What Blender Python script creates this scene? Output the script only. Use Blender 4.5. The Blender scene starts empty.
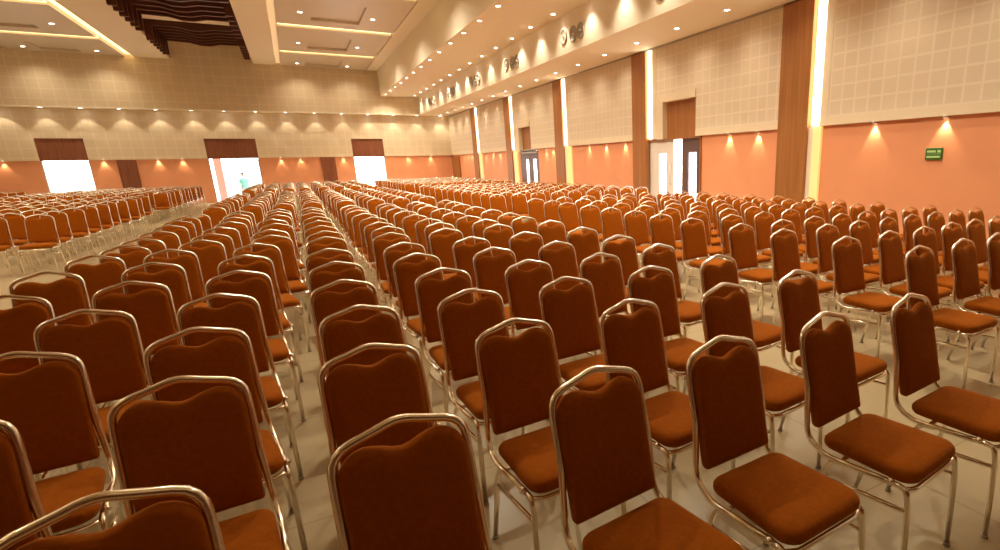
import bpy, bmesh, math, random
from mathutils import Vector, Matrix
PI = math.pi
R_ = math.radians
random.seed(7)
SC = bpy.context.scene
COL = SC.collection

# ------------------------------------------------------------------ camera
cam_data = bpy.data.cameras.new('camera')
cam = bpy.data.objects.new('camera', cam_data)
COL.objects.link(cam)
cam.matrix_world = Matrix((
    (0.8560791, 0.1493664, -0.4947911, 0.0),
    (-0.5164138, 0.2081096, -0.8306667, 0.0),
    (-0.0211029, 0.9666334, 0.2552931, 1.555),
    (0, 0, 0, 1)))
cam_data.sensor_width = 36.0
cam_data.lens = 534.554 / 1000 * 36.0
cam_data.shift_x = -0.12406
cam_data.shift_y = 0.02714
cam_data.clip_start = 0.05
cam_data.clip_end = 300
SC.camera = cam

# ------------------------------------------------------------------ world, exposure
SC.view_settings.view_transform = 'Standard'
SC.view_settings.look = 'None'
SC.view_settings.exposure = 1.6
SC.view_settings.gamma = 1.0
SC.view_settings.use_curve_mapping = False
w = bpy.data.worlds.new('world')
SC.world = w
w.use_nodes = True
w.node_tree.nodes['Background'].inputs[0].default_value = (0.93, 0.97, 1.0, 1)
w.node_tree.nodes['Background'].inputs[1].default_value = 3.2

WARM = (1.0, 0.87, 0.64)
P_CEIL = 80.0      # side ceiling downlights (W)
P_SOFFIT = 17.0    # low soffit downlights
P_MAIN = 150.0      # main ceiling spots
P_WALL = 8.0       # wainscot spots
S_STRIP = 2.6
S_COVE = 0.75

# ------------------------------------------------------------------ main dimensions
XW, YF = 8.24, 33.35          # right wall, far wall
XL, YN = -13.0, -7.0          # left wall, near wall
ZB, ZS, ZF, ZC = 2.09, 4.28, 5.2, 6.45   # wainscot top, low soffit, side ceiling, main ceiling
XA, XB = 6.55, 4.65           # fascia of the soffit, fascia of the main ceiling
YS = 32.95                    # lip of the far soffit

# ------------------------------------------------------------------ materials
def new_mat(name):
    m = bpy.data.materials.new(name)
    m.use_nodes = True
    nt = m.node_tree
    return m, nt, nt.nodes['Principled BSDF']

def N(nt, typ, **kw):
    n = nt.nodes.new(typ)
    for k, v in kw.items():
        setattr(n, k, v)
    return n

def plain(name, col, rough=0.6, metal=0.0, spec=0.5, noise=0.0, nscale=8.0, bump=0.0, sheen=0.0):
    m, nt, b = new_mat(name)
    b.inputs['Base Color'].default_value = (*col, 1)
    b.inputs['Roughness'].default_value = rough
    b.inputs['Metallic'].default_value = metal
    b.inputs['Specular IOR Level'].default_value = spec
    if sheen:
        b.inputs['Sheen Weight'].default_value = sheen
        b.inputs['Sheen Roughness'].default_value = 0.45
        b.inputs['Sheen Tint'].default_value = (1.0, 0.48, 0.12, 1)
    if noise or bump:
        tc = N(nt, 'ShaderNodeTexCoord')
        nz = N(nt, 'ShaderNodeTexNoise')
        nz.inputs['Scale'].default_value = nscale
        nz.inputs['Detail'].default_value = 4
        nt.links.new(tc.outputs['Object'], nz.inputs['Vector'])
        if noise:
            cr = N(nt, 'ShaderNodeValToRGB')
            cr.color_ramp.elements[0].position = 0.3
            cr.color_ramp.elements[1].position = 0.7
            cr.color_ramp.elements[0].color = (*[c * (1 - noise) for c in col], 1)
            cr.color_ramp.elements[1].color = (*[min(1, c * (1 + noise)) for c in col], 1)
            nt.links.new(nz.outputs['Fac'], cr.inputs['Fac'])
            nt.links.new(cr.outputs['Color'], b.inputs['Base Color'])
        if bump:
            bp = N(nt, 'ShaderNodeBump')
            bp.inputs['Strength'].default_value = bump
            bp.inputs['Distance'].default_value = 0.005
            nt.links.new(nz.outputs['Fac'], bp.inputs['Height'])
            nt.links.new(bp.outputs['Normal'], b.inputs['Normal'])
    return m

def emit(name, col, s):
    m, nt, b = new_mat(name)
    b.inputs['Base Color'].default_value = (0.8, 0.8, 0.8, 1)
    b.inputs['Emission Color'].default_value = (*col, 1)
    b.inputs['Emission Strength'].default_value = s
    return m

def tiles(name, axes, cell, gap, c_tile, c_gap, rough=0.6, var=0.04, off=(0, 0), spec=0.5, bump=0.0):
    """square grid; axes picks the two object-space axes the grid runs along"""
    m, nt, b = new_mat(name)
    tc = N(nt, 'ShaderNodeTexCoord')
    sep = N(nt, 'ShaderNodeSeparateXYZ')
    nt.links.new(tc.outputs['Object'], sep.inputs[0])
    cmb = N(nt, 'ShaderNodeCombineXYZ')
    for i, a in enumerate(axes):
        ad = N(nt, 'ShaderNodeMath', operation='ADD')
        ad.inputs[1].default_value = off[i] + 100 * cell
        nt.links.new(sep.outputs[a], ad.inputs[0])
        nt.links.new(ad.outputs[0], cmb.inputs[i])
    br = N(nt, 'ShaderNodeTexBrick')
    br.offset = 0.0
    br.squash = 1.0
    br.inputs['Scale'].default_value = 1.0
    br.inputs['Brick Width'].default_value = cell
    br.inputs['Row Height'].default_value = cell
    br.inputs['Mortar Size'].default_value = gap / 2
    br.inputs['Mortar Smooth'].default_value = 0.1
    br.inputs['Bias'].default_value = 0.0
    br.inputs['Color1'].default_value = (*c_tile, 1)
    br.inputs['Color2'].default_value = (*[c * (1 - var) for c in c_tile], 1)
    br.inputs['Mortar'].default_value = (*c_gap, 1)
    nt.links.new(cmb.outputs[0], br.inputs['Vector'])
    nt.links.new(br.outputs['Color'], b.inputs['Base Color'])
    if bump:
        bp = N(nt, 'ShaderNodeBump')
        bp.inputs['Strength'].default_value = bump
        bp.inputs['Distance'].default_value = 0.004
        nt.links.new(br.outputs['Fac'], bp.inputs['Height'])
        nt.links.new(bp.outputs['Normal'], b.inputs['Normal'])
    b.inputs['Roughness'].default_value = rough
    b.inputs['Specular IOR Level'].default_value = spec
    return m

def wood(name, c1, c2, scale=(14, 14, 0.7), rough=0.45):
    m, nt, b = new_mat(name)
    tc = N(nt, 'ShaderNodeTexCoord')
    mp = N(nt, 'ShaderNodeMapping')
    mp.inputs['Scale'].default_value = scale
    nz = N(nt, 'ShaderNodeTexNoise')
    nz.inputs['Scale'].default_value = 1.6
    nz.inputs['Detail'].default_value = 6
    nz.inputs['Distortion'].default_value = 0.4
    cr = N(nt, 'ShaderNodeValToRGB')
    cr.color_ramp.elements[0].position = 0.32
    cr.color_ramp.elements[1].position = 0.68
    cr.color_ramp.elements[0].color = (*c1, 1)
    cr.color_ramp.elements[1].color = (*c2, 1)
    nt.links.new(tc.outputs['Object'], mp.inputs[0])
    nt.links.new(mp.outputs[0], nz.inputs['Vector'])
    nt.links.new(nz.outputs['Fac'], cr.inputs['Fac'])
    nt.links.new(cr.outputs['Color'], b.inputs['Base Color'])
    b.inputs['Roughness'].default_value = rough
    return m

M = {}
M['fabric'] = plain('rust_fabric', (0.32, 0.078, 0.0026), 0.9, spec=0.08, noise=0.10, nscale=60, bump=0.25, sheen=0.25)
M['chrome'] = plain('chrome', (0.95, 0.88, 0.74), 0.22, metal=1.0)
M['rubber'] = plain('rubber', (0.50, 0.45, 0.36), 0.6)
M['paint'] = plain('ceiling_paint', (0.88, 0.79, 0.64), 0.75, spec=0.3)
M['paint_gloss'] = plain('panel_paint', (0.68, 0.60, 0.50), 0.42, spec=0.5)
M['orange'] = plain('orange_paint', (0.80, 0.345, 0.18), 0.55, spec=0.35, noise=0.03, nscale=2.0)
M['beige'] = plain('beige_trim', (0.80, 0.68, 0.50), 0.7, spec=0.3)
M['grid_right'] = tiles('acoustic_grid_right', (1, 2), 0.25, 0.036, (0.76, 0.64, 0.49), (0.82, 0.71, 0.56), 0.75, off=(0.1, -2.24 + 0.25), spec=0.25)
M['grid_far'] = tiles('acoustic_grid_far', (0, 2), 0.4, 0.05, (0.75, 0.61, 0.43), (0.79, 0.66, 0.48), 0.75, off=(0.1, -2.2 + 0.4), spec=0.25)
M['floor'] = tiles('floor_tile', (0, 1), 1.2, 0.007, (0.47, 0.375, 0.23), (0.32, 0.25, 0.15), 0.25, var=0.03, off=(0.0, -0.14), spec=0.5)
M['wood'] = wood('pilaster_wood', (0.31, 0.118, 0.030), (0.44, 0.178, 0.048), scale=(9, 9, 0.35))
M['wood_dark'] = wood('panel_wood', (0.19, 0.058, 0.026), (0.29, 0.095, 0.042))
M['wood_baffle'] = wood('baffle_wood', (0.060, 0.014, 0.005), (0.120, 0.030, 0.010), scale=(0.7, 14, 14))
M['white_door'] = plain('white_door', (0.80, 0.74, 0.70), 0.35)
M['brown_door'] = plain('brown_door', (0.13, 0.075, 0.07), 0.4)
M['alu'] = plain('grey_aluminium', (0.42, 0.45, 0.52), 0.4, metal=0.6)
M['grey'] = plain('grey_metal', (0.42, 0.38, 0.32), 0.5, metal=0.2)
M['strip'] = emit('light_strip', (1.0, 0.90, 0.66), S_STRIP)
M['amber'] = emit('painted_glow', (1.0, 0.60, 0.20), 0.22)  # yellow glow on the lower wall band, put in as emission; not a lamp
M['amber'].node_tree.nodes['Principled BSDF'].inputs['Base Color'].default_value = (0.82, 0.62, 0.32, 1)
M['cove'] = emit('cove_strip', (1.0, 0.70, 0.30), S_COVE)
M['cove_amber'] = emit('cove_strip_amber', (1.0, 0.60, 0.26), 0.16)
M['lamp'] = emit('lamp_face', (1.0, 0.93, 0.80), 6.0)
M['lamp_small'] = emit('small_lamp_face', (1.0, 0.93, 0.80), 4.0)
M['green'] = plain('sign_green', (0.035, 0.16, 0.03), 0.4)
M['sign_pale'] = plain('sign_pale', (0.50, 0.72, 0.30), 0.5)
M['ground'] = plain('outside_ground', (0.62, 0.60, 0.56), 0.9)
M['pink'] = plain('pink_plaster', (0.30, 0.155, 0.125), 0.8)
M['skin'] = plain('skin', (0.30, 0.16, 0.10), 0.6)
M['hair'] = plain('hair', (0.02, 0.015, 0.012), 0.6)
M['teal'] = plain('teal_cloth', (0.08, 0.28, 0.23), 0.8)
M['trouser'] = plain('dark_cloth', (0.16, 0.24, 0.26), 0.8)

def glass_mat():
    m, nt, b = new_mat('door_glass')
    b.inputs['Base Color'].default_value = (1, 1, 1, 1)
    b.inputs['Roughness'].default_value = 0.02
    b.inputs['Transmission Weight'].default_value = 1.0
    b.inputs['IOR'].default_value = 1.1
    return m
M['glass'] = glass_mat()

# ------------------------------------------------------------------ helpers
def link(name, me, mat=None, parent=None):
    o = bpy.data.objects.new(name, me)
    COL.objects.link(o)
    if mat is not None and me is not None and len(me.materials) == 0:
        me.materials.append(mat)
    if parent is not None:
        o.parent = parent
    return o

def tag(o, label=None, cat=None, group=None, kind=None):
    if label: o['label'] = label
    if cat: o['category'] = cat
    if group: o['group'] = group
    if kind: o['kind'] = kind
    return o

def empty(name, loc=(0, 0, 0), rz=0.0, parent=None):
    o = bpy.data.objects.new(name, None)
    o.empty_display_size = 0.1
    COL.objects.link(o)
    o.location = loc
    o.rotation_euler = (0, 0, rz)
    if parent is not None:
        o.parent = parent
    return o

def add_box(bm, x0, x1, y0, y1, z0, z1):
    v = [bm.verts.new(p) for p in ((x0, y0, z0), (x1, y0, z0), (x1, y1, z0), (x0, y1, z0),
                                   (x0, y0, z1), (x1, y0, z1), (x1, y1, z1), (x0, y1, z1))]
    for f in ((0, 3, 2, 1), (4, 5, 6, 7), (0, 1, 5, 4), (1, 2, 6, 5), (2, 3, 7, 6), (3, 0, 4, 7)):
        bm.faces.new([v[i] for i in f])

def boxes(name, bs, mat, parent=None, bevel=0.0, center=False):
    """list of boxes in one mesh; center=True moves the object's origin to its base centre"""
    o0 = Vector((0, 0, 0))
    if center:
        o0 = Vector(((min(b[0] for b in bs) + max(b[1] for b in bs)) / 2,
                     (min(b[2] for b in bs) + max(b[3] for b in bs)) / 2, min(b[4] for b in bs)))
    bm = bmesh.new()
    for b in bs:
        add_box(bm, b[0] - o0.x, b[1] - o0.x, b[2] - o0.y, b[3] - o0.y, b[4] - o0.z, b[5] - o0.z)
    if bevel:
        bmesh.ops.bevel(bm, geom=bm.edges[:], offset=bevel, segments=2, affect='EDGES', profile=0.5)
    me = bpy.data.meshes.new(name)
    bm.to_mesh(me); bm.free()
    o = link(name, me, mat, parent)
    if center:
        o.location = o0
    return o

def struct(name, bs, mat, parent=None, bevel=0.0):
    o = boxes(name, bs, mat, parent, bevel)
    if parent is None:
        o['kind'] = 'structure'
    return o

def round_path(pts, rad, n=5):
    """polyline with rounded corners; rad is a list or number"""
    out = [Vector(pts[0])]
    for i in range(1, len(pts) - 1):
        r = rad[i - 1] if isinstance(rad, (list, tuple)) else rad
        p, a, b = Vector(pts[i]), Vector(pts[i - 1]), Vector(pts[i + 1])
        da, db = (a - p), (b - p)
        r1 = min(r, da.length * 0.49, db.length * 0.49)
        s, e = p + da.normalized() * r1, p + db.normalized() * r1
        for k in range(n + 1):
            t = k / n
            out.append((1 - t) ** 2 * s + 2 * t * (1 - t) * p + t * t * e)
    out.append(Vector(pts[-1]))
    return out

def add_tube(bm, pts, r, seg=8, cap=True):
    pts = [Vector(p) for p in pts]
    rings = []
    up = Vector((1, 0, 0))
    prev = None
    for i, p in enumerate(pts):
        if i == 0: t = pts[1] - p
        elif i == len(pts) - 1: t = p - pts[i - 1]
        else: t = (pts[i + 1] - p).normalized() + (p - pts[i - 1]).normalized()
        t.normalize()
        if prev is None:
            a = up if abs(t.dot(up)) < 0.9 else Vector((0, 1, 0))
            u = (a - t * a.dot(t)).normalized()
        else:
            u = (prev - t * prev.dot(t)).normalized()
        prev = u
        v = t.cross(u)
        rings.append([bm.verts.new(p + (u * math.cos(2 * PI * k / seg) + v * math.sin(2 * PI * k / seg)) * r) for k in range(seg)])
    for a, b in zip(rings, rings[1:]):
        for k in range(seg):
            bm.faces.new((a[k], a[(k + 1) % seg], b[(k + 1) % seg], b[k]))
    if cap:
        bm.faces.new(rings[0][::-1]); bm.faces.new(rings[-1])

def finish(bm, name, smooth=True):
    bmesh.ops.recalc_face_normals(bm, faces=bm.faces[:])
    me = bpy.data.meshes.new(name)
    bm.to_mesh(me); bm.free()
    if smooth:
        me.polygons.foreach_set('use_smooth', [True] * len(me.polygons))
    return me

# ------------------------------------------------------------------ chair geometry (faces -Y, origin on the floor under the seat)
def back_y(z):
    return 0.222 + (z - 0.5) * 0.226

def add_pad(bm, outline, centre, prof, to3d):
    """closed cushion: outline (2D), profile list of (inset, offset) from rim to middle, both sides"""
    cx, cy = centre
    def ring(inset, off):
        vs = []
        for (x, y) in outline:
            d = math.hypot(x - cx, y - cy)
            k = max(0.0, (d - inset) / d)
            vs.append(bm.verts.new(to3d(cx + (x - cx) * k, cy + (y - cy) * k, off)))
        return vs
    seq = [ring(i, o) for i, o in reversed(prof)]
    seq = seq + [ring(i, -o) for i, o in prof[(1 if prof[0][1] == 0 else 0):]]
    n = len(outline)
    for a, b in zip(seq, seq[1:]):
        for k in range(n):
            bm.faces.new((a[k], a[(k + 1) % n], b[(k + 1) % n], b[k]))
    for rg, off in ((seq[0], prof[-1][1]), (seq[-1], -prof[-1][1])):
        c = bm.verts.new(to3d(cx, cy, off * 1.06))
        for k in range(n):
            bm.faces.new((c, rg[k], rg[(k + 1) % n]))

def back_outline(lod):
    W, zb, zt = 0.161, 0.480, 0.868
    pts = []
    q = 4 if lod else 2
    def arc(cx, cz, r, a0, a1, n):
        for k in range(n + 1):
            a = a0 + (a1 - a0) * k / n
            pts.append((cx + r * math.cos(a), cz + r * math.sin(a)))
    arc(W - 0.010, zb + 0.010, 0.010, -PI / 2, 0, q)
    if lod:
        pts.append((W, 0.60)); pts.append((W, 0.72))
    arc(W - 0.070, zt - 0.070, 0.070, 0, PI / 2 * 0.93, 6 if lod else 3)
    # lobe then dip
    if lod:
        pts += [(0.092, 0.8690), (0.070, 0.8660), (0.046, 0.8590), (0.022, 0.8500), (0.0, 0.8455)]
    else:
        pts += [(0.075, 0.867), (0.0, 0.844)]
    left = [(-x, z) for x, z in pts[:-1]][::-1]
    return pts + left

def seat_outline(lod):
    pts = []
    W, y0, y1 = 0.188, -0.202, 0.180
    n = 5 if lod else 2
    for (cx, cy, r, a0) in ((W - 0.06, y0 + 0.06, 0.06, -PI / 2), (W - 0.045 - 0.012, y1 - 0.045, 0.045, 0),
                            (-W + 0.045 + 0.012, y1 - 0.045, 0.045, PI / 2), (-W + 0.06, y0 + 0.06, 0.06, PI)):
        for k in range(n + 1):
            a = a0 + PI / 2 * k / n
            pts.append((cx + r * math.cos(a), cy + r * math.sin(a)))
    return pts

RT = 0.0115
def frame_paths(lod):
    """the bent tube that is side rails and back arch"""
    n = 4 if lod else 1
    half = [(0.190, -0.128, 0.412), (0.190, 0.150, 0.396), (0.180, 0.236, 0.440), (0.171, 0.254, 0.640), (0.170, back_y(0.76) + 0.002, 0.76),
            (0.167, back_y(0.873), 0.873), (0.065, back_y(0.900), 0.900)]
    apex = (0.0, back_y(0.919), 0.919)
    pts = half + [apex] + [(-x, y, z) for x, y, z in half[::-1]]
    rad = [0.10, 0.06, 0.02, 0.02, 0.062, 0.02, 0.03, 0.02, 0.062, 0.02, 0.02, 0.06, 0.10]
    if lod:
        return round_path(pts, rad, n)
    return [Vector(p) for p in pts]

def leg_path(which, s, lod):
    n = 4 if lod else 1
    if which == 'front':
        p = [(s * 0.190, -0.128, 0.412), (s * 0.190, -0.180, 0.410), (s * 0.191, -0.192, 0.34), (s * 0.193, -0.200, 0.012)]
        return round_path(p, [0.04, 0.03], n) if lod else [Vector(q) for q in p]
    p = [(s * 0.182, 0.055, 0.394), (s * 0.182, 0.120, 0.385), (s * 0.190, 0.142, 0.32), (s * 0.195, 0.215, 0.012)]
    return round_path(p, [0.035, 0.03], n) if lod else [Vector(q) for q in p]

def chair_meshes(lod):
    seg = {2: 8, 1: 6, 0: 4}[lod]
    hi = lod > 0
    ms = {}
    bm = bmesh.new(); add_tube(bm, frame_paths(hi), RT, seg)
    if lod == 2:     # stacking bumpers on the side rails
        for s in (-1, 1):
            bmesh.ops.create_uvsphere(bm, u_segments=8, v_segments=6, radius=0.014, matrix=Matrix.Translation((s * 0.198, -0.125, 0.420)))
    ms['frame'] = finish(bm, 'chair_frame')
    bm = bmesh.new()
    add_pad(bm, back_outline(hi), (0.0, 0.68),
            [(0, 0.0), (0.001, 0.010), (0.006, 0.017), (0.018, 0.021), (0.05, 0.023)] if hi else [(0, 0.012), (0.015, 0.021)],
            lambda x, z, o: Vector((x, back_y(z) + o - 0.004, z)))
    ms['backrest'] = finish(bm, 'chair_backrest')
    bm = bmesh.new()
    add_pad(bm, seat_outline(hi), (0.0, -0.02),
            [(0, 0.0), (0.002, 0.012), (0.010, 0.022), (0.028, 0.030), (0.075, 0.034)] if hi else [(0, 0.014), (0.025, 0.031)],
            lambda x, y, o: Vector((x, y, 0.442 + (o if o > 0 else o * 0.95))))
    ms['seat'] = finish(bm, 'chair_seat')
    for k in ('front', 'rear'):
        for s in (1, -1):
            bm = bmesh.new(); add_tube(bm, leg_path(k, s, hi), RT * 0.96, seg)
            ms['leg_%s_%d' % (k, s)] = finish(bm, 'chair_leg')
    bm = bmesh.new()
    fp = [(0.188, -0.168, 0.403), (0.150, -0.192, 0.401), (-0.150, -0.192, 0.401), (-0.188, -0.168, 0.403)]
    add_tube(bm, round_path(fp, 0.03, 3) if hi else fp, RT * 0.85, seg)
    ms['front_rail'] = finish(bm, 'chair_front_rail')
    for s in (1, -1):
        bm = bmesh.new(); add_tube(bm, [(s * 0.192, -0.194, 0.325), (s * 0.190, 0.150, 0.300)], RT * 0.8, seg)
        ms['side_%d' % s] = finish(bm, 'chair_stretcher')
    bm = bmesh.new(); add_tube(bm, [(0.182, 0.085, 0.388), (-0.182, 0.085, 0.388)], RT * 0.85, seg)
    ms['rear_rail'] = finish(bm, 'chair_rear_rail')
    for k, me in ms.items():
        me.materials.append(M['fabric'] if k in ('seat', 'backrest') else M['chrome'])
    return ms

PART = {'frame': 'frame', 'backrest': 'backrest', 'seat': 'seat', 'front_rail': 'front_rail', 'rear_rail': 'rear_rail',
        'side_1': 'stretcher', 'side_-1': 'stretcher'}
def make_chair(lod):
    root = empty('banquet_chair')
    ms = chair_meshes(lod)
    for k, me in ms.items():
        o = link(PART.get(k, 'leg'), me, None, root)
        if lod == 2 and k.startswith('leg'):
            q = leg_path('front' if 'front' in k else 'rear', 1 if k.endswith('_1') else -1, True)[-1]
            bm = bmesh.new(); add_tube(bm, [(q.x, q.y, 0.0), (q.x, q.y, 0.014)], 0.0135, 8)
            link('rubber_foot', finish(bm, 'chair_foot'), M['rubber'], o)
    return root

# ------------------------------------------------------------------ chair layout (x, y of the back's peak)
ORD = ['zeroth', 'first', 'second', 'third', 'fourth', 'fifth', 'sixth', 'seventh', 'eighth', 'ninth', 'tenth', 'eleventh', 'twelfth',
       'thirteenth', 'fourteenth', 'fifteenth', 'sixteenth', 'seventeenth', 'eighteenth', 'nineteenth', 'twentieth', 'twenty-first',
       'twenty-second', 'twenty-third', 'twenty-fourth', 'twenty-fifth', 'twenty-sixth', 'twenty-seventh', 'twenty-eighth', 'twenty-ninth', 'thirtieth']

CX = [-1.49, -0.99, -0.45, 0.13, 0.72, 1.27, 1.82, 2.40]
CXB = [-1.38, -0.80, -0.29, 0.17, 0.78, 1.32, 1.83, 2.36]    # the columns drift a little further back
CY = [1.417, 2.086, 2.75, 3.43, 4.10, 4.82, 5.70, 6.35, 6.95, 7.68, 8.40, 9.15, 9.80, 10.42]
DX = [3.78, 4.36, 4.87, 5.34, 5.79, 6.23, 6.67, 7.11]
DY = [1.50, 2.18, 2.81, 3.47, 4.02, 4.80, 5.44, 6.04, 6.68, 7.36, 8.10, 8.72, 9.50]
def blocks():
    B = []
    def blk(name, xs, ys, jit=0.022):
        B.append((name, xs, ys, jit))
    blk('near centre block', CX, CY, 0.016)
    blk('near right block', DX, DY, 0.010)
    y2 = [12.15 + 0.745 * k for k in range(10)]
    y3 = [21.6 + 0.74 * k for k in range(13)]
    cx2 = [-1.33, -0.76, -0.22, 0.25, 0.84, 1.36, 1.86, 2.36]
    dx2 = [3.68 + 0.47 * k for k in range(9)]
    lx2 = [-3.66 - 0.54 * k for k in range(8)][::-1]
    ll2 = [-9.3 - 0.54 * k for k in range(6)][::-1]
    blk('middle centre block', cx2, y2)
    blk('middle right block', dx2, [11.45 + 0.745 * k for k in range(11)])
    blk('middle left block', lx2, [12.45 + 0.80 * k for k in range(10)])
    blk('far centre block', cx2, y3)
    blk('far right block', dx2, y3)
    blk('far left block', lx2, [22.1 + 0.70 * k for k in range(12)])
    blk('outer left block', ll2, y3)
    return B

cm = cam.matrix_world.inverted()
def to_px(x, y, z):
    c = cm @ Vector((x, y, z))
    if c.z > -0.05: return None
    return (624.06 + 534.55 * c.x / -c.z, 302.14 - 534.55 * c.y / -c.z, -c.z)

# measured peaks in the photograph for the front rows, dropped onto the plane of the chair tops (z = 0.92)
PX = {0: {2: (99, 495), 3: (400, 416.5), 4: (603, 365.5), 5: (727.5, 335), 6: (829, 311), 7: (914, 293)},
      1: {2: (180, 377.5), 3: (370, 344.5), 4: (520, 318), 5: (634, 298.6), 6: (728, 282.4), 7: (800, 269.6)},
      2: {1: (15, 353), 2: (197, 328), 3: (359.5, 305.5), 4: (475, 288.6), 5: (570, 276.4), 6: (654, 265.6), 7: (721, 254.4)},
      3: {1: (85, 310), 2: (218, 294), 3: (343, 280), 4: (447, 267.6), 5: (531.6, 259.4), 6: (603, 252.6), 7: (661, 243.6)},
      4: {0: (4, 295.6), 1: (131, 281.6), 2: (238, 270.6), 3: (336, 261.6), 4: (420, 253), 5: (497, 247), 6: (559, 241), 7: (621, 234.6)},
      5: {0: (46, 272), 1: (153, 262.6), 2: (245, 255), 3: (329, 248.6), 4: (407, 242), 5: (474, 236.6), 6: (528, 231.6)},
      6: {0: (94, 255.4), 1: (170, 249.4), 2: (256, 243.4), 3: (326, 236.6), 4: (394, 232.4)}}
def drop(u, v, z=0.92):
    d = cam.matrix_world.to_3x3() @ Vector(((u - 624.06) / 534.55, -(v - 302.14) / 534.55, -1))
    t = (z - 1.555) / d.z
    return (d.x * t, d.y * t)

SPOTS = []
for name, xs, ys, jit in blocks():
    for r, y in enumerate(ys):
        for c, x in enumerate(xs):
            if name == 'near centre block' and r > 6: x = CXB[c]
            px, py = x + random.gauss(0, jit), y + random.gauss(0, jit * 0.9)
            rz = random.gauss(0, 0.028) + {'near centre block': 0.095, 'near right block': 0.04}.get(name, 0.03)
            if name == 'near centre block' and r in PX and c in PX[r]:
                px, py = drop(*PX[r][c])
                px -= 0.035 if c >= 4 else 0.008
            SPOTS.append((name, r, c, px, py, rz))

# no two chairs stand in each other
SPOTS = [list(q) for q in SPOTS]
for it in range(12):
    moved = 0
    for i, a in enumerate(SPOTS):
        for b in SPOTS[i + 1:]:
            dx, dy = b[3] - a[3], b[4] - a[4]
            if abs(dx) < 0.43 and abs(dy) < 0.56:
                moved += 1
                if abs(dx) > 0.33 and abs(dy) < 0.3:
                    p = (0.435 - abs(dx)) / 2 * (1 if dx > 0 else -1)
                    a[3] -= p; b[3] += p
                else:
                    p = (0.565 - abs(dy)) / 2 * (1 if dy > 0 else -1)
                    a[4] -= p; b[4] += p
    if not moved: break

def visible(s):
    for dx, z in ((0, 0.92), (-0.22, 0.85), (0.22, 0.85), (0.2, 0.45), (0.0, 0.45), (0.22, 0.45)):
        for dy in (0, -0.5):
            p = to_px(s[3] + dx, s[4] + dy, z)
            if p and -4 < p[0] < 1004 and 0 < p[1] < 556:
                return True
    return False
vis = [s for s in SPOTS if visible(s)]
vis.sort(key=lambda s: math.hypot(s[3], s[4]))
near, far = vis[:300], vis[300:]
# rows and places are counted over what the picture shows
ROWS = {n: sorted({q[1] for q in vis if q[0] == n}) for n in {q[0] for q in vis}}
SEATS = {(n, r): sorted(q[2] for q in vis if q[0] == n and q[1] == r) for n in ROWS for r in ROWS[n]}
protos = {}
hidden_lod0 = chair_meshes(0)
nrows = {n: len(ys) for n, xs, ys, j in blocks()}
for i, (name, r, c, x, y, rz) in enumerate(near):
    lod = 2 if i < 110 else 1
    if lod not in protos:
        root = protos[lod] = make_chair(lod)
        o = root
    else:
        src = protos[lod]
        o = src.copy(); COL.objects.link(o)
        for ch in list(src.children):
            q = ch.copy(); COL.objects.link(q); q.parent = o
            for g in list(ch.children):
                h = g.copy(); COL.objects.link(h); h.parent = q
    o.rotation_euler = (0, 0, rz)
    off = Vector((0, 0.317))
    ca, sa = math.cos(rz), math.sin(rz)
    o.location = (x + off.y * sa, y - off.y * ca, 0)
    tag(o, 'rust fabric chrome-framed chair, %s from the left in %s row of the %s' % (ORD[SEATS[(name, r)].index(c) + 1], ORD[ROWS[name].index(r) + 1], name),
        'chair', 'banquet chairs in the ' + name)

# the remaining far chairs, one object
verts, faces, midx = [], [], []
parts0 = []
for k, me in hidden_lod0.items():
    parts0.append(([v.co.copy() for v in me.vertices], [tuple(p.vertices) for p in me.polygons], 0 if k in ('seat', 'backrest') else 1))
for (name, r, c, x, y, rz) in far:
    ca, sa = math.cos(rz), math.sin(rz)
    ox, oy = x + 0.317 * sa, y - 0.317 * ca
    for vs, fs, mi in parts0:
        b = len(verts)
        verts += [(ox + v.x * ca - v.y * sa, oy + v.x * sa + v.y * ca, v.z) for v in vs]
        faces += [tuple(b + j for j in f) for f in fs]
        midx += [mi] * len(fs)
me = bpy.data.meshes.new('distant_banquet_chairs')
me.from_pydata(verts, [], faces)
me.materials.append(M['fabric']); me.materials.append(M['chrome'])
me.polygons.foreach_set('material_index', midx)
me.polygons.foreach_set('use_smooth', [True] * len(me.polygons))
me.update()
o = link('distant_banquet_chairs', me)
tag(o, 'distant rows of rust fabric chairs massed towards the far wall', 'chairs', kind='stuff')
print('chairs visible', len(vis), 'stuff', len(far))

# ------------------------------------------------------------------ setting: floor and walls
D1, D2, D3 = (-9.24, -7.68), (-3.42, -1.35), (2.96, 4.54)
D4, D5 = (10.22, 12.43), (20.2, 22.2)
struct('floor', [(XL, XW + 0.4, YN, YF + 0.3, -0.1, 0.0)], M['floor'])

def cut_spans(a, b, holes):
    out, p = [], a
    for h0, h1 in sorted(holes):
        out.append((p, h0)); p = h1
    out.append((p, b))
    return out

# far wall: orange below, tiled beige above
TF = 0.25
wf = struct('wall_far', [(x0, x1, YF + 0.06, YF + TF, 0, ZB) for x0, x1 in cut_spans(XL, XW + 0.3, [D1, D2, D3])] +
            [(x0, x1, YF + 0.12, YF + TF, ZB, 3.02) for x0, x1 in cut_spans(XL, XW + 0.3, [D1, D2, D3])] +
            [(XL, XW + 0.3, YF + 0.12, YF + TF, 3.02, 8.0)], M['orange'])
boxes('acoustic_panel', [(x0, x1, YF, YF + 0.12, ZB, 3.02) for x0, x1 in cut_spans(XL, XW, [D1, D2, D3])] +
      [(XL, XW, YF, YF + 0.12, 3.02, ZS)], M['grid_far'], wf)
boxes('upper_acoustic_panel', [(XL, XB + 0.1, YS, YS + 0.1, ZS + 0.04, 8.0), (XB + 0.1, XA + 0.1, YS, YS + 0.1, ZS + 0.04, ZF + 0.02)], M['grid_far'], wf)
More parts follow.
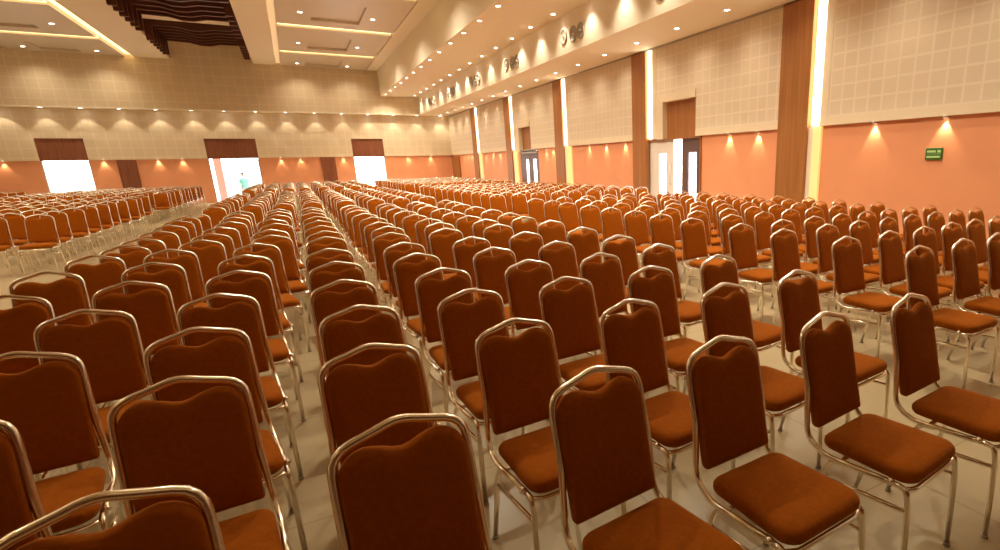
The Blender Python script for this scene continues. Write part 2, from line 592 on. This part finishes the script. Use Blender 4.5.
boxes('soffit', [(XL, XA + 0.02, YS - 0.02, YF + 0.1, ZS - 0.02, ZS + 0.04)], M['paint'], wf)

# right wall
wr = struct('wall_right', [(XW + 0.06, XW + TF, y0, y1, 0, ZB) for y0, y1 in cut_spans(YN, YF + 0.2, [D4, D5])] +
            [(XW + 0.20, XW + TF, YN, YF + 0.2, ZB, ZS + 0.1)], M['orange'])
PIL = [(2.0 - 5.26, 2.72 - 5.26), (1.85, 2.57), (7.07, 7.79), (12.43, 13.11), (17.64, 18.34), (22.89, 23.58), (27.95, 28.7)]
edges = [YN] + [v for a, b in PIL for v in (a - 0.24, b)] + [YF]
ALC4, ALC5 = (10.39, 11.70), (20.76, 22.0)
for y0, y1 in zip(edges[0::2], edges[1::2]):
    bs = []
    h = None
    for d in (ALC4, ALC5):
        if y0 < d[0] < y1: h = d
    if h:
        bs = [(XW, XW + 0.20, y0, h[0], ZB, ZS), (XW, XW + 0.20, h[1], y1, ZB, ZS), (XW, XW + 0.20, h[0], h[1], 2.97, ZS)]
    else:
        bs = [(XW, XW + 0.20, y0, y1, ZB, ZS)]
    boxes('acoustic_panel', bs, M['grid_right'], wr)
    # plain beige edging along the panel's foot and its lit end
    ft = [(XW - 0.006, XW, a, b, ZB, 2.225) for a, b in (((y0, h[0]), (h[1], y1)) if h else ((y0, y1),))]
    boxes('panel_edging', ft + [(XW - 0.006, XW, y1 - 0.16, y1, 2.225, ZS)], M['beige'], wr)
for d, z0 in ((ALC4, 2.07), (ALC5, 2.0)):
    a, b = d
    boxes('alcove_surround', [(XW - 0.03, XW + 0.19, b - 0.012, b + 0.27, z0, 3.14), (XW - 0.03, XW + 0.19, a - 0.01, b - 0.012, 2.955, 3.14)], M['beige'], wr)
    boxes('alcove_panel', [(XW + 0.12, XW + 0.19, a, b, z0, 2.97)], M['wood'], wr)

# left and near walls (outside the picture, they close the room)
struct('wall_left', [(XL - 0.2, XL, YN, YF + 0.2, 0, 7.9)], M['beige'])
struct('wall_near', [(XL - 0.2, XW + 0.4, YN - 0.2, YN, 0, 7.9)], M['wood_dark'])

# pilasters of the right wall
for i, (a, b) in enumerate(PIL):
    o = boxes('trim_%d' % (i + 1), [(8.19, XW + 0.2, a, b, 0, ZS)], M['wood'], None, 0.008)
    tag(o, kind='structure')
# flat wainscot pilasters
for i, (x0, x1, y0, y1) in enumerate(((-6.76, -6.09, YF - 0.02, YF + 0.06), (1.39, 2.06, YF - 0.02, YF + 0.06))):
    tag(boxes('trim_%d' % (i + 9), [(x0, x1, y0, y1, 0, ZB)], M['wood_dark'], None, 0.005), kind='structure')
tag(boxes('trim_11', [(XW - 0.02, XW + 0.06, 31.9, YF + 0.06, 0, 2.0)], M['wood'], None, 0.005), kind='structure')

# ------------------------------------------------------------------ setting: ceiling
ce = empty('ceiling'); ce['kind'] = 'structure'
boxes('low_soffit', [(XA, XW + 0.3, YN, YF + 0.2, ZS, ZS + 0.12)], M['paint'], ce)
boxes('soffit_shadow_gap', [(XW - 0.05, XW - 0.012, YN, YF, ZS - 0.035, ZS)], M['grey'], ce)
boxes('lower_fascia', [(XA, XA + 0.12, YN, YF, ZS + 0.12, ZF + 0.1)], M['paint'], ce)
boxes('side_ceiling', [(XB, XA + 0.12, YN, YF, ZF, ZF + 0.1)], M['paint'], ce)
boxes('upper_fascia', [(XB, XB + 0.12, YN, YF, ZF + 0.1, ZC + 0.4)], M['paint'], ce)
# main ceiling with two coffered strips and the open vault
RX, LX, VX = (0.08, 4.12), (-9.2, -5.22), (-3.95, -0.85)
HR = 0.34      # depth of the coffers
boxes('main_ceiling', [(XL, LX[0], YN, YF, ZC, ZC + 0.4), (LX[1], VX[0], YN, YF, ZC, ZC + 0.4), (VX[1], RX[0], YN, YF, ZC, ZC + 0.4),
                       (RX[1], XB + 0.12, YN, YF, ZC, ZC + 0.4),
                       (LX[0], LX[1], YN, YF, ZC + HR, ZC + 0.5), (RX[0], RX[1], YN, YF, ZC + HR, ZC + 0.5)], M['paint'], ce)
boxes('vault', [(VX[0] - 0.1, VX[0], YN, YF, ZC + 0.1, 7.7), (VX[1], VX[1] + 0.1, YN, YF, ZC + 0.1, 7.7), (VX[0], VX[1], YN, YF, 7.6, 7.8)], M['beige'], ce)
boxes('vault_beam', [(VX[0], VX[1], 26.7, 27.75, 7.02, 7.6), (VX[0], VX[1], 21.4, 22.3, 7.02, 7.6)], M['paint'], ce)
STR_Y = [33.6 - 0.0, 29.1, 23.9, 18.75, 13.6, 8.4, 3.2, -2.0, -7.2]

def coffer_panel(x0, x1, y0, y1):
    """dropped ceiling panel with a shallow rectangular tray in it"""
    z0, z1 = ZC + 0.0, ZC + 0.10
    ix0, ix1 = x0 + 1.02, x1 - 1.27
    iy0, iy1 = y0 + 1.35, y1 - 0.85
    bs = [(x0, ix0, y0, y1, z0, z1), (ix1, x1, y0, y1, z0, z1), (ix0, ix1, y0, iy0, z0, z1), (ix0, ix1, iy1, y1, z0, z1),
          (ix0, ix1, iy0, iy1, z1 - 0.01, z1 + 0.06)]
    return boxes('dropped_panel', bs, M['paint_gloss'], ce)

for side, (x0, x1) in (('right', RX), ('left', LX)):
    for a, b in zip(STR_Y[1:], STR_Y[:-1]):
        y0, y1 = a + 0.24, min(b - 0.24, YF - 0.02)
        if side == 'right':
            coffer_panel(x0 + 0.22, x1 - 0.04, y0, y1)
        else:
            coffer_panel(x0 + 0.14, x1 - 0.30, y0, y1)
def ordinal_far(i): return ORD[i] + ' from the far wall'
for side, (x0, x1) in (('right', RX), ('left', LX)):
    for i, y in enumerate(STR_Y[1:-1]):
        o = boxes('cove_light', [(x0 + (0.24 if side == 'right' else 0.16), x1 - (0.06 if side == 'right' else 0.32), y - 0.19, y + 0.19, ZC + 0.05, ZC + 0.09)], M['cove'], None, 0, True)
        tag(o, 'glowing cove light line across the %s ceiling coffers, %s' % (side, ordinal_far(i + 1)), 'light', 'cove lights across the coffers')
for x0, x1, mt, lb in ((RX[0] + 0.01, RX[0] + 0.20, 'cove_amber', 'long amber cove light along the left edge of the right ceiling coffers'),
                       (LX[1] - 0.26, LX[1] - 0.01, 'cove', 'long glowing cove light along the right edge of the left ceiling coffers')):
    o = boxes('cove_light', [(x0, x1, YN + 1, YF - 0.1, ZC + 0.09, ZC + 0.12)], M[mt], None, 0, True)
    tag(o, lb, 'light')

# wooden baffles of the vault: portal-shaped boards with a shallow drop in the middle
def baffle_mesh():
    xl, xr = VX[0] + 0.02, VX[1] - 0.02
    cx = (xl + xr) / 2
    zt = 7.25; zb = 6.86
    out = [(xl, zt), (xl, 6.32), (xl + 0.22, 6.32), (xl + 0.24, zb), (cx - 0.55, zb - 0.01), (cx - 0.16, zb - 0.10), (cx + 0.16, zb - 0.10),
           (cx + 0.55, zb - 0.01), (xr - 0.24, zb), (xr - 0.22, 6.32), (xr, 6.32), (xr, zt)]
    bm = bmesh.new()
    f = [bm.verts.new((x - cx, -0.06, z)) for x, z in out]
    b = [bm.verts.new((x - cx, 0.06, z)) for x, z in out]
    n = len(out)
    bm.faces.new(f); bm.faces.new(b[::-1])
    for k in range(n):
        bm.faces.new((f[k], b[k], b[(k + 1) % n], f[(k + 1) % n]))
    bmesh.ops.recalc_face_normals(bm, faces=bm.faces[:])
    bmesh.ops.triangulate(bm, faces=[q for q in bm.faces if len(q.verts) > 4])
    me = bpy.data.meshes.new('ceiling_baffle'); bm.to_mesh(me); bm.free()
    me.materials.append(M['wood_baffle'])
    return me, cx
bme, bcx = baffle_mesh()
by = [30.95 - 0.60 * k for k in range(6)] + [26.25 - 0.70 * k for k in range(6)] + [21.0 - 0.70 * k for k in range(5)]
for i, y in enumerate(by):
    o = link('ceiling_baffle', bme)
    o.location = (bcx, y, 0)
    tag(o, 'dark wooden portal-shaped baffle across the ceiling vault, %s' % ordinal_far(i + 1), 'ceiling baffle', 'wooden baffles in the ceiling vault')
o = boxes('baffle_spine', [(bcx - 0.10, bcx + 0.10, 17.8, 31.15, 7.25, 7.36)], M['wood_baffle'], None, 0, True)
tag(o, 'long dark wooden spine beam carrying the ceiling baffles', 'beam')

# ------------------------------------------------------------------ lamps
def disc_mesh(name, r0, r1, z0, z1, seg=16):
    bm = bmesh.new()
    rings = []
    for r, z in ((r1, z1), (r1, z0), (r0, z0), (r0, z1)):
        rings.append([bm.verts.new((r * math.cos(2 * PI * k / seg), r * math.sin(2 * PI * k / seg), z)) for k in range(seg)])
    for a, b in zip(rings, rings[1:]):
        for k in range(seg):
            bm.faces.new((a[k], a[(k + 1) % seg], b[(k + 1) % seg], b[k]))
    return finish(bm, name, False)
def lens_mesh(name, r, z, seg=16):
    bm = bmesh.new()
    lo = [bm.verts.new((r * math.cos(2 * PI * k / seg), r * math.sin(2 * PI * k / seg), z + 0.006)) for k in range(seg)]
    c = bm.verts.new((0, 0, z))
    for k in range(seg):
        bm.faces.new((c, lo[(k + 1) % seg], lo[k]))
    return finish(bm, name, False)
RING = disc_mesh('downlight_trim', 0.055, 0.075, -0.008, 0.0); RING.materials.append(M['white_door'])
LENS = lens_mesh('downlight_lens', 0.056, -0.006); LENS.materials.append(M['lamp'])
RING_S = disc_mesh('spot_trim', 0.030, 0.042, -0.022, 0.0, 12); RING_S.materials.append(M['grey'])
LENS_S = lens_mesh('spot_lens', 0.031, -0.018, 12); LENS_S.materials.append(M['lamp_small'])

def spot_data(name, power, size, blend, rad, col=WARM):
    l = bpy.data.lights.new(name, 'SPOT')
    l.energy = power; l.spot_size = R_(size); l.spot_blend = blend; l.shadow_soft_size = rad; l.color = col
    return l
L_CEIL = spot_data('ceiling_bulb', P_CEIL, 145, 1.0, 0.05)
L_OUT = spot_data('outer_bulb', P_CEIL * 0.30, 105, 0.8, 0.05)
L_MAIN_FAR = spot_data('main_bulb_far', P_MAIN * 0.30, 130, 1.0, 0.06)
L_SOFF = spot_data('soffit_bulb', P_SOFFIT * 0.9, 150, 1.0, 0.05)
L_FARS = spot_data('far_bulb', P_SOFFIT * 0.6, 84, 0.35, 0.04)
L_MAIN = spot_data('main_bulb', P_MAIN, 150, 1.0, 0.06)
L_WALL = spot_data('wall_bulb', P_WALL, 75, 0.6, 0.02, (1.0, 0.80, 0.50))

def downlight(loc, ldata, label, group, small=False, scale=1.0, tilt=None):
    o = empty('spotlight' if small else 'downlight', loc)
    a = link('trim_ring', RING_S if small else RING, None, o)
    b = link('lens', LENS_S if small else LENS, None, o)
    l = link('bulb', ldata, None, o)
    l.location = (0, 0, -0.03)
    if tilt: l.rotation_euler = tilt
    if scale != 1.0:
        a.scale = b.scale = (scale, scale, 1)
    tag(o, label, 'ceiling light', group)
    return o

ys_o = [33.0 - 0.9 - 1.53 * k for k in range(20)]
for i, y in enumerate(ys_o):
    downlight((6.27, y, ZF), L_OUT, 'round downlight in the outer row of the side ceiling, ' + ordinal_far(i + 1), 'outer row of side ceiling downlights')
    downlight((4.80, y - 0.1, ZF), L_CEIL, 'round downlight in the inner row of the side ceiling, ' + ordinal_far(i + 1), 'inner row of side ceiling downlights')
for i in range(20):
    y = 32.7 - 1.61 * i
    downlight((7.68 - 0.012 * i, y, ZS), L_SOFF, 'round downlight in the low soffit over the right wall, ' + ordinal_far(i + 1), 'low soffit downlights')
for i in range(15):
    x = 7.70 - 1.26 * i
    downlight((x, YF - 0.34, ZS - 0.02), L_FARS, 'round downlight in the far wall soffit, %s from the right corner' % ORD[i + 1], 'far wall soffit downlights', scale=1.4)
for i, y in enumerate((32.0, 26.95, 21.8, 16.7, 11.6, 6.4)):
    for side, xs in (('right', (0.98, 3.15)), ('left', (-6.22, -8.40))):
        for j, x in enumerate(xs):
            downlight((x, y, ZC), L_MAIN_FAR if i == 0 else L_MAIN, '%s bright downlight of the pair in the %s coffer, %s' % (('left', 'right')[j] if side == 'right' else ('right', 'left')[j], side, ordinal_far(i + 1)),
                      'paired coffer downlights', scale=1.25)
# small spots tucked under the panel edge, washing the wainscot
for i, y in enumerate((30.96, 30.1, 29.36, 26.9, 25.78, 24.75, 19.38, 18.75, 15.88, 14.76, 13.65, 9.26, 8.39, 5.75, 4.61, 3.45, 0.9, -0.4)):
    downlight((XW - 0.03 + 0.045, y, ZB), L_WALL, 'small spotlight under the right wall panelling, ' + ordinal_far(i + 1), 'right wall wainscot spots', True)
for i, x in enumerate((7.02, 5.78, 2.46, 0.47, -0.41, -4.39, -5.29, -7.2, -10.36, -11.3)):
    downlight((x, YF + 0.0, ZB), L_WALL, 'small spotlight under the far wall panelling, %s from the right corner' % ORD[i + 1], 'far wall wainscot spots', True)

# vertical light strips beside the pilasters
for i, (a, b) in enumerate(PIL[::-1]):
    e = empty('wall_light_strip', (XW + 0.19, a - 0.12, 0))
    boxes('diffuser', [(-0.22, -0.12, -0.08, 0.04, ZB + 0.02, ZS - 0.02)], M['strip'], e)
    boxes('backing', [(-0.12, -0.02, -0.12, 0.12, ZB, ZS - 0.02)], M['paint'], e)
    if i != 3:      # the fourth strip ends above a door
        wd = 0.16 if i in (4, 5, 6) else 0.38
        boxes('painted_wall_glow', [(-0.19, -0.14, -wd, 0.02, 0.02, ZB - 0.01)], M['amber'], e)  # added glowing panel imitating yellow light on the wall below the strip
        boxes('cream_edging', [(-0.19, -0.13, 0.02, 0.12, 0.0, ZB - 0.01)], M['paint'], e)
    tag(e, 'glowing vertical light strip beside the wooden pilaster, ' + ordinal_far(i + 1), 'light strip', 'wall light strips beside the pilasters')

# air nozzles on the fascia
def nozzle_mesh():
    bm = bmesh.new()
    seg = 24
    prof = [(0.190, 0.0), (0.190, -0.025), (0.172, -0.032), (0.155, -0.025), (0.145, -0.006), (0.07, -0.003)]
    rings = [[bm.verts.new((d, r * math.cos(2 * PI * k / seg), r * math.sin(2 * PI * k / seg))) for k in range(seg)] for r, d in prof]
    for a, b in zip(rings, rings[1:]):
        for k in range(seg):
            bm.faces.new((a[k], a[(k + 1) % seg], b[(k + 1) % seg], b[k]))
    bm.faces.new(rings[-1])
    return finish(bm, 'air_nozzle')
NZ = nozzle_mesh(); NZ.materials.append(M['grey'])
HUB = bmesh.new(); bmesh.ops.create_uvsphere(HUB, u_segments=12, v_segments=8, radius=0.03); HUBM = finish(HUB, 'nozzle_hub'); HUBM.materials.append(M['white_door'])
k = 0
for yb in (29.6, 25.65, 21.9, 17.75, 13.3, 8.9, 4.5):
    for dy in (0.45, -0.12, -0.52):
        k += 1
        e = empty('air_nozzle', (XA, yb + dy, 4.70 - 0.04 * (dy < 0)))
        link('ring', NZ, None, e); h = link('hub', HUBM, None, e); h.location = (-0.02, 0, 0)
        tag(e, 'round grey air nozzle on the fascia above the right soffit, ' + ordinal_far(k), 'air vent', 'air nozzles on the fascia')

# exit sign
s = boxes('exit_sign', [(XW + 0.03, XW + 0.058, 4.60, 4.85, 1.475, 1.645)], M['green'], None, 0.004, True)
tag(s, 'small green sign with two pale lines on the orange right wall', 'sign')
bm = bmesh.new()
for (y0, y1, z0, z1) in ((-0.10, 0.03, 0.105, 0.135), (0.055, 0.105, 0.103, 0.138), (-0.10, 0.10, 0.028, 0.056), (-0.105, 0.105, 0.080, 0.086)):
    y0, y1 = -y1, -y0
    add_box(bm, -0.0165, -0.0135, y0, y1, z0, z1)
me = bpy.data.meshes.new('sign_marks'); bm.to_mesh(me); bm.free()
link('sign_marks', me, M['sign_pale'], s)

# ------------------------------------------------------------------ doors
def door_root(n):
    e = empty('door_%d' % n); e['kind'] = 'structure'; return e
# far wall doors: wooden header panel, slim reveal, leaves folded outwards
for n, (a, b) in ((1, D1), (2, D2), (3, D3)):
    d = door_root(n)
    boxes('header_panel', [(a, b, YF + 0.05, YF + 0.12, ZB - 0.01, 3.02)], M['wood_dark'], d)
    boxes('frame', [(a, a + 0.035, YF + 0.08, YF + 0.24, 0, ZB), (b - 0.035, b, YF + 0.08, YF + 0.24, 0, ZB), (a, b, YF + 0.14, YF + 0.24, ZB, ZB + 0.06)], M['grey'], d)
def leaf(parent, hinge, width, ang, mat, gmat=None, h=2.03, th=0.045, slit=(0.3, 0.62, 0.25, 1.85), handle=True, hside=1):
    """leaf in its own frame: runs +x from the hinge, rotated by ang; slit is x0,x1,z0,z1"""
    e = empty('leaf', hinge, ang, parent)
    x0, x1, z0, z1 = slit
    boxes('leaf_panel', [(0, x0, -th / 2, th / 2, 0.01, h), (x1, width, -th / 2, th / 2, 0.01, h), (x0, x1, -th / 2, th / 2, 0.01, z0), (x0, x1, -th / 2, th / 2, z1, h)], mat, e)
    boxes('glass_pane', [(x0, x1, -0.004, 0.004, z0, z1)], M['glass'], e)
    if handle:
        bm = bmesh.new()
        hx = width - 0.10
        add_tube(bm, round_path([(hx, hside * th / 2, 0.95), (hx, hside * (th / 2 + 0.055), 0.95), (hx, hside * (th / 2 + 0.055), 1.40), (hx, hside * th / 2, 1.40)], 0.02, 3), 0.012, 8)
        link('handle', finish(bm, 'handle'), M['chrome'], e)
    return e
d1, d2 = bpy.data.objects['door_1'], bpy.data.objects['door_2']
leaf(d1, (D1[1] - 0.04, YF + 0.24, 0), 0.98, PI / 2 + 0.42, M['alu'], slit=(0.06, 0.86, 0.12, 1.95), handle=False)
leaf(d2, (D2[1] - 0.04, YF + 0.24, 0), 0.95, PI / 2 + 0.20, M['alu'], slit=(0.06, 0.86, 0.12, 1.95), handle=False)
# right wall door beneath the alcove: pale leaf shut, brown leaf ajar, daylight between
d4 = door_root(4)
leaf(d4, (XW + 0.10, D4[1] - 0.01, 0), 1.06, -PI / 2, M['white_door'], slit=(0.42, 0.74, 0.30, 1.72), hside=-1, h=2.05)
leaf(d4, (XW + 0.10, D4[0] + 0.02, 0), 0.79, PI / 2 - 0.02, M['brown_door'], slit=(0.20, 0.54, 0.30, 1.72), hside=1, h=2.05)
boxes('frame', [(XW + 0.02, XW + 0.22, D4[0] - 0.0, D4[0] + 0.03, 0, 2.07), (XW + 0.02, XW + 0.22, D4[0], D4[1], 2.05, ZB)], M['wood'], d4)
d5 = door_root(5)
leaf(d5, (XW + 0.10, D5[1] - 0.02, 0), 0.98, -PI / 2, M['brown_door'], slit=(0.52, 0.86, 0.25, 1.70), handle=False)
leaf(d5, (XW + 0.10, D5[0] + 0.02, 0), 0.96, PI / 2, M['brown_door'], slit=(0.28, 0.66, 0.25, 1.70), handle=False)
boxes('frame', [(XW + 0.02, XW + 0.22, D5[0], D5[1], 2.04, ZB), (XW + 0.0, XW + 0.16, D5[0] + 0.02, D5[1] - 0.3, 1.93, 1.99)], M['grey'], d5)

# ------------------------------------------------------------------ outside the doors
o = boxes('ground', [(-60, 60, YF + 0.3, 90, -0.5, -0.35), (XW + 0.4, 60, -20, YF + 0.3, -0.5, -0.35)], M['ground'])
o['kind'] = 'structure'
o = boxes('porch_column', [(-3.52, -3.18, 36.2, 36.6, -0.35, 3.4)], M['pink'], None, 0.01, True)
tag(o, 'pale pink column standing outside the middle far doorway', 'column')

# person outside the middle doorway
def skin_figure():
    J = {'pelvis': (0, 0, 0.92, .135, .10), 'belly': (0, 0, 1.08, .125, .095), 'chest': (0, .005, 1.28, .145, .10), 'neck0': (0, .01, 1.41, .07, .06),
         'neck': (0, .01, 1.47, .05, .05), 'sl': (-.15, .01, 1.37, .055, .05), 'el': (-.21, .02, 1.10, .04, .04), 'wl': (-.20, -.05, .86, .028, .028), 'hl': (-.20, -.07, .78, .032, .018),
         'sr': (.15, .01, 1.37, .055, .05), 'er': (.21, .02, 1.10, .04, .04), 'wr': (.19, -.06, .87, .028, .028), 'hr': (.19, -.08, .79, .032, .018),
         'tl': (-.09, 0, .84, .085, .085), 'kl': (-.10, -.02, .48, .058, .058), 'al': (-.10, .02, .09, .040, .040), 'fl': (-.11, -.12, .035, .038, .028),
         'tr': (.09, 0, .84, .085, .085), 'kr': (.11, .03, .48, .058, .058), 'ar': (.12, .07, .09, .040, .040), 'fr': (.13, -.06, .035, .038, .028)}
    E = [('pelvis', 'belly'), ('belly', 'chest'), ('chest', 'neck0'), ('neck0', 'neck'), ('chest', 'sl'), ('sl', 'el'), ('el', 'wl'), ('wl', 'hl'),
         ('chest', 'sr'), ('sr', 'er'), ('er', 'wr'), ('wr', 'hr'), ('pelvis', 'tl'), ('tl', 'kl'), ('kl', 'al'), ('al', 'fl'),
         ('pelvis', 'tr'), ('tr', 'kr'), ('kr', 'ar'), ('ar', 'fr')]
    # head: neck continues into skull rings
    J['jaw'] = (0, -.015, 1.545, .062, .072); J['skull'] = (0, -.005, 1.62, .075, .092); J['crown'] = (0, .0, 1.685, .05, .065)
    E += [('neck', 'jaw'), ('jaw', 'skull'), ('skull', 'crown')]
    # fingers and thumb
    for s, h in ((-1, 'hl'), (1, 'hr')):
        hx, hy, hz = J[h][:3]
        for q, (dy, ln) in enumerate(((-.028, .075), (-.010, .085), (.010, .08), (.027, .062))):
            a, b = '%sf%d' % (h, q), '%sg%d' % (h, q)
            J[a] = (hx, hy + dy, hz - .045, .009, .009); J[b] = (hx - s * .012, hy + dy - .004, hz - .045 - ln * .7, .008, .008)
            E += [(h, a), (a, b)]
        J[h + 't'] = (hx - s * .015, hy - .05, hz - .02, .010, .010); E.append((h, h + 't'))
    names = list(J)
    me = bpy.data.meshes.new('person_body')
    me.from_pydata([J[n][:3] for n in names], [(names.index(a), names.index(b)) for a, b in E], [])
    ob = bpy.data.objects.new('body', me); COL.objects.link(ob)
    ob.modifiers.new('skin', 'SKIN')
    for n, v in zip(names, me.skin_vertices[0].data):
        v.radius = J[n][3:]
        v.use_root = (n == 'pelvis')
    sb = ob.modifiers.new('sub', 'SUBSURF'); sb.levels = 1; sb.render_levels = 1
    me.materials.append(M['skin'])
    return ob
pr = empty('person', (-2.42, 37.5, -0.35), 0.5)
tag(pr, 'person in a teal shirt standing in daylight beyond the middle doorway', 'person')
body = skin_figure(); body.parent = pr
def lathe(name, prof, mat, parent, cx=0, cy=0, seg=16, sx=1.0, sy=1.0):
    bm = bmesh.new()
    rings = [[bm.verts.new((cx + sx * r * math.cos(2 * PI * k / seg), cy + sy * r * math.sin(2 * PI * k / seg), z)) for k in range(seg)] for r, z in prof]
    for a, b in zip(rings, rings[1:]):
        for k in range(seg):
            bm.faces.new((a[k], a[(k + 1) % seg], b[(k + 1) % seg], b[k]))
    bm.faces.new(rings[0][::-1]); bm.faces.new(rings[-1])
    return link(name, finish(bm, name), mat, parent)
lathe('hair', [(.085, 1.60), (.098, 1.65), (.085, 1.70), (.05, 1.73), (.01, 1.738)], M['hair'], pr, 0, .018, sx=.9, sy=1.0)
bm = bmesh.new()
def add_rings(bm, prof, seg=14):
    rings = [[bm.verts.new((cx + rx * math.cos(2 * PI * k / seg), cy + ry * math.sin(2 * PI * k / seg), z)) for k in range(seg)] for cx, cy, z, rx, ry in prof]
    for a, b in zip(rings, rings[1:]):
        for k in range(seg):
            bm.faces.new((a[k], a[(k + 1) % seg], b[(k + 1) % seg], b[k]))
add_rings(bm, [(0, 0, .84, .17, .125), (0, 0, .95, .168, .12), (0, 0, 1.10, .155, .115), (0, 0, 1.28, .185, .12), (0, .005, 1.38, .165, .10), (0, .01, 1.44, .075, .07)])
for s in (-1, 1):
    add_rings(bm, [(s * .14, .01, 1.40, .07, .07), (s * .18, .015, 1.30, .068, .066), (s * .205, .02, 1.16, .06, .058)], 10)
link('shirt', finish(bm, 'shirt'), M['teal'], pr)
bm = bmesh.new()
for s, kx, ky, ax, ay in ((-1, -.10, -.02, -.10, .02), (1, .11, .03, .12, .07)):
    add_rings(bm, [(s * .075, 0, .93, .105, .115), (s * .088, 0, .80, .098, .105), (kx, ky, .48, .075, .078), (ax, ay, .10, .06, .065)], 12)
link('trousers', finish(bm, 'trousers'), M['trouser'], pr)
for mname in list(hidden_lod0):
    bpy.data.meshes.remove(hidden_lod0[mname])
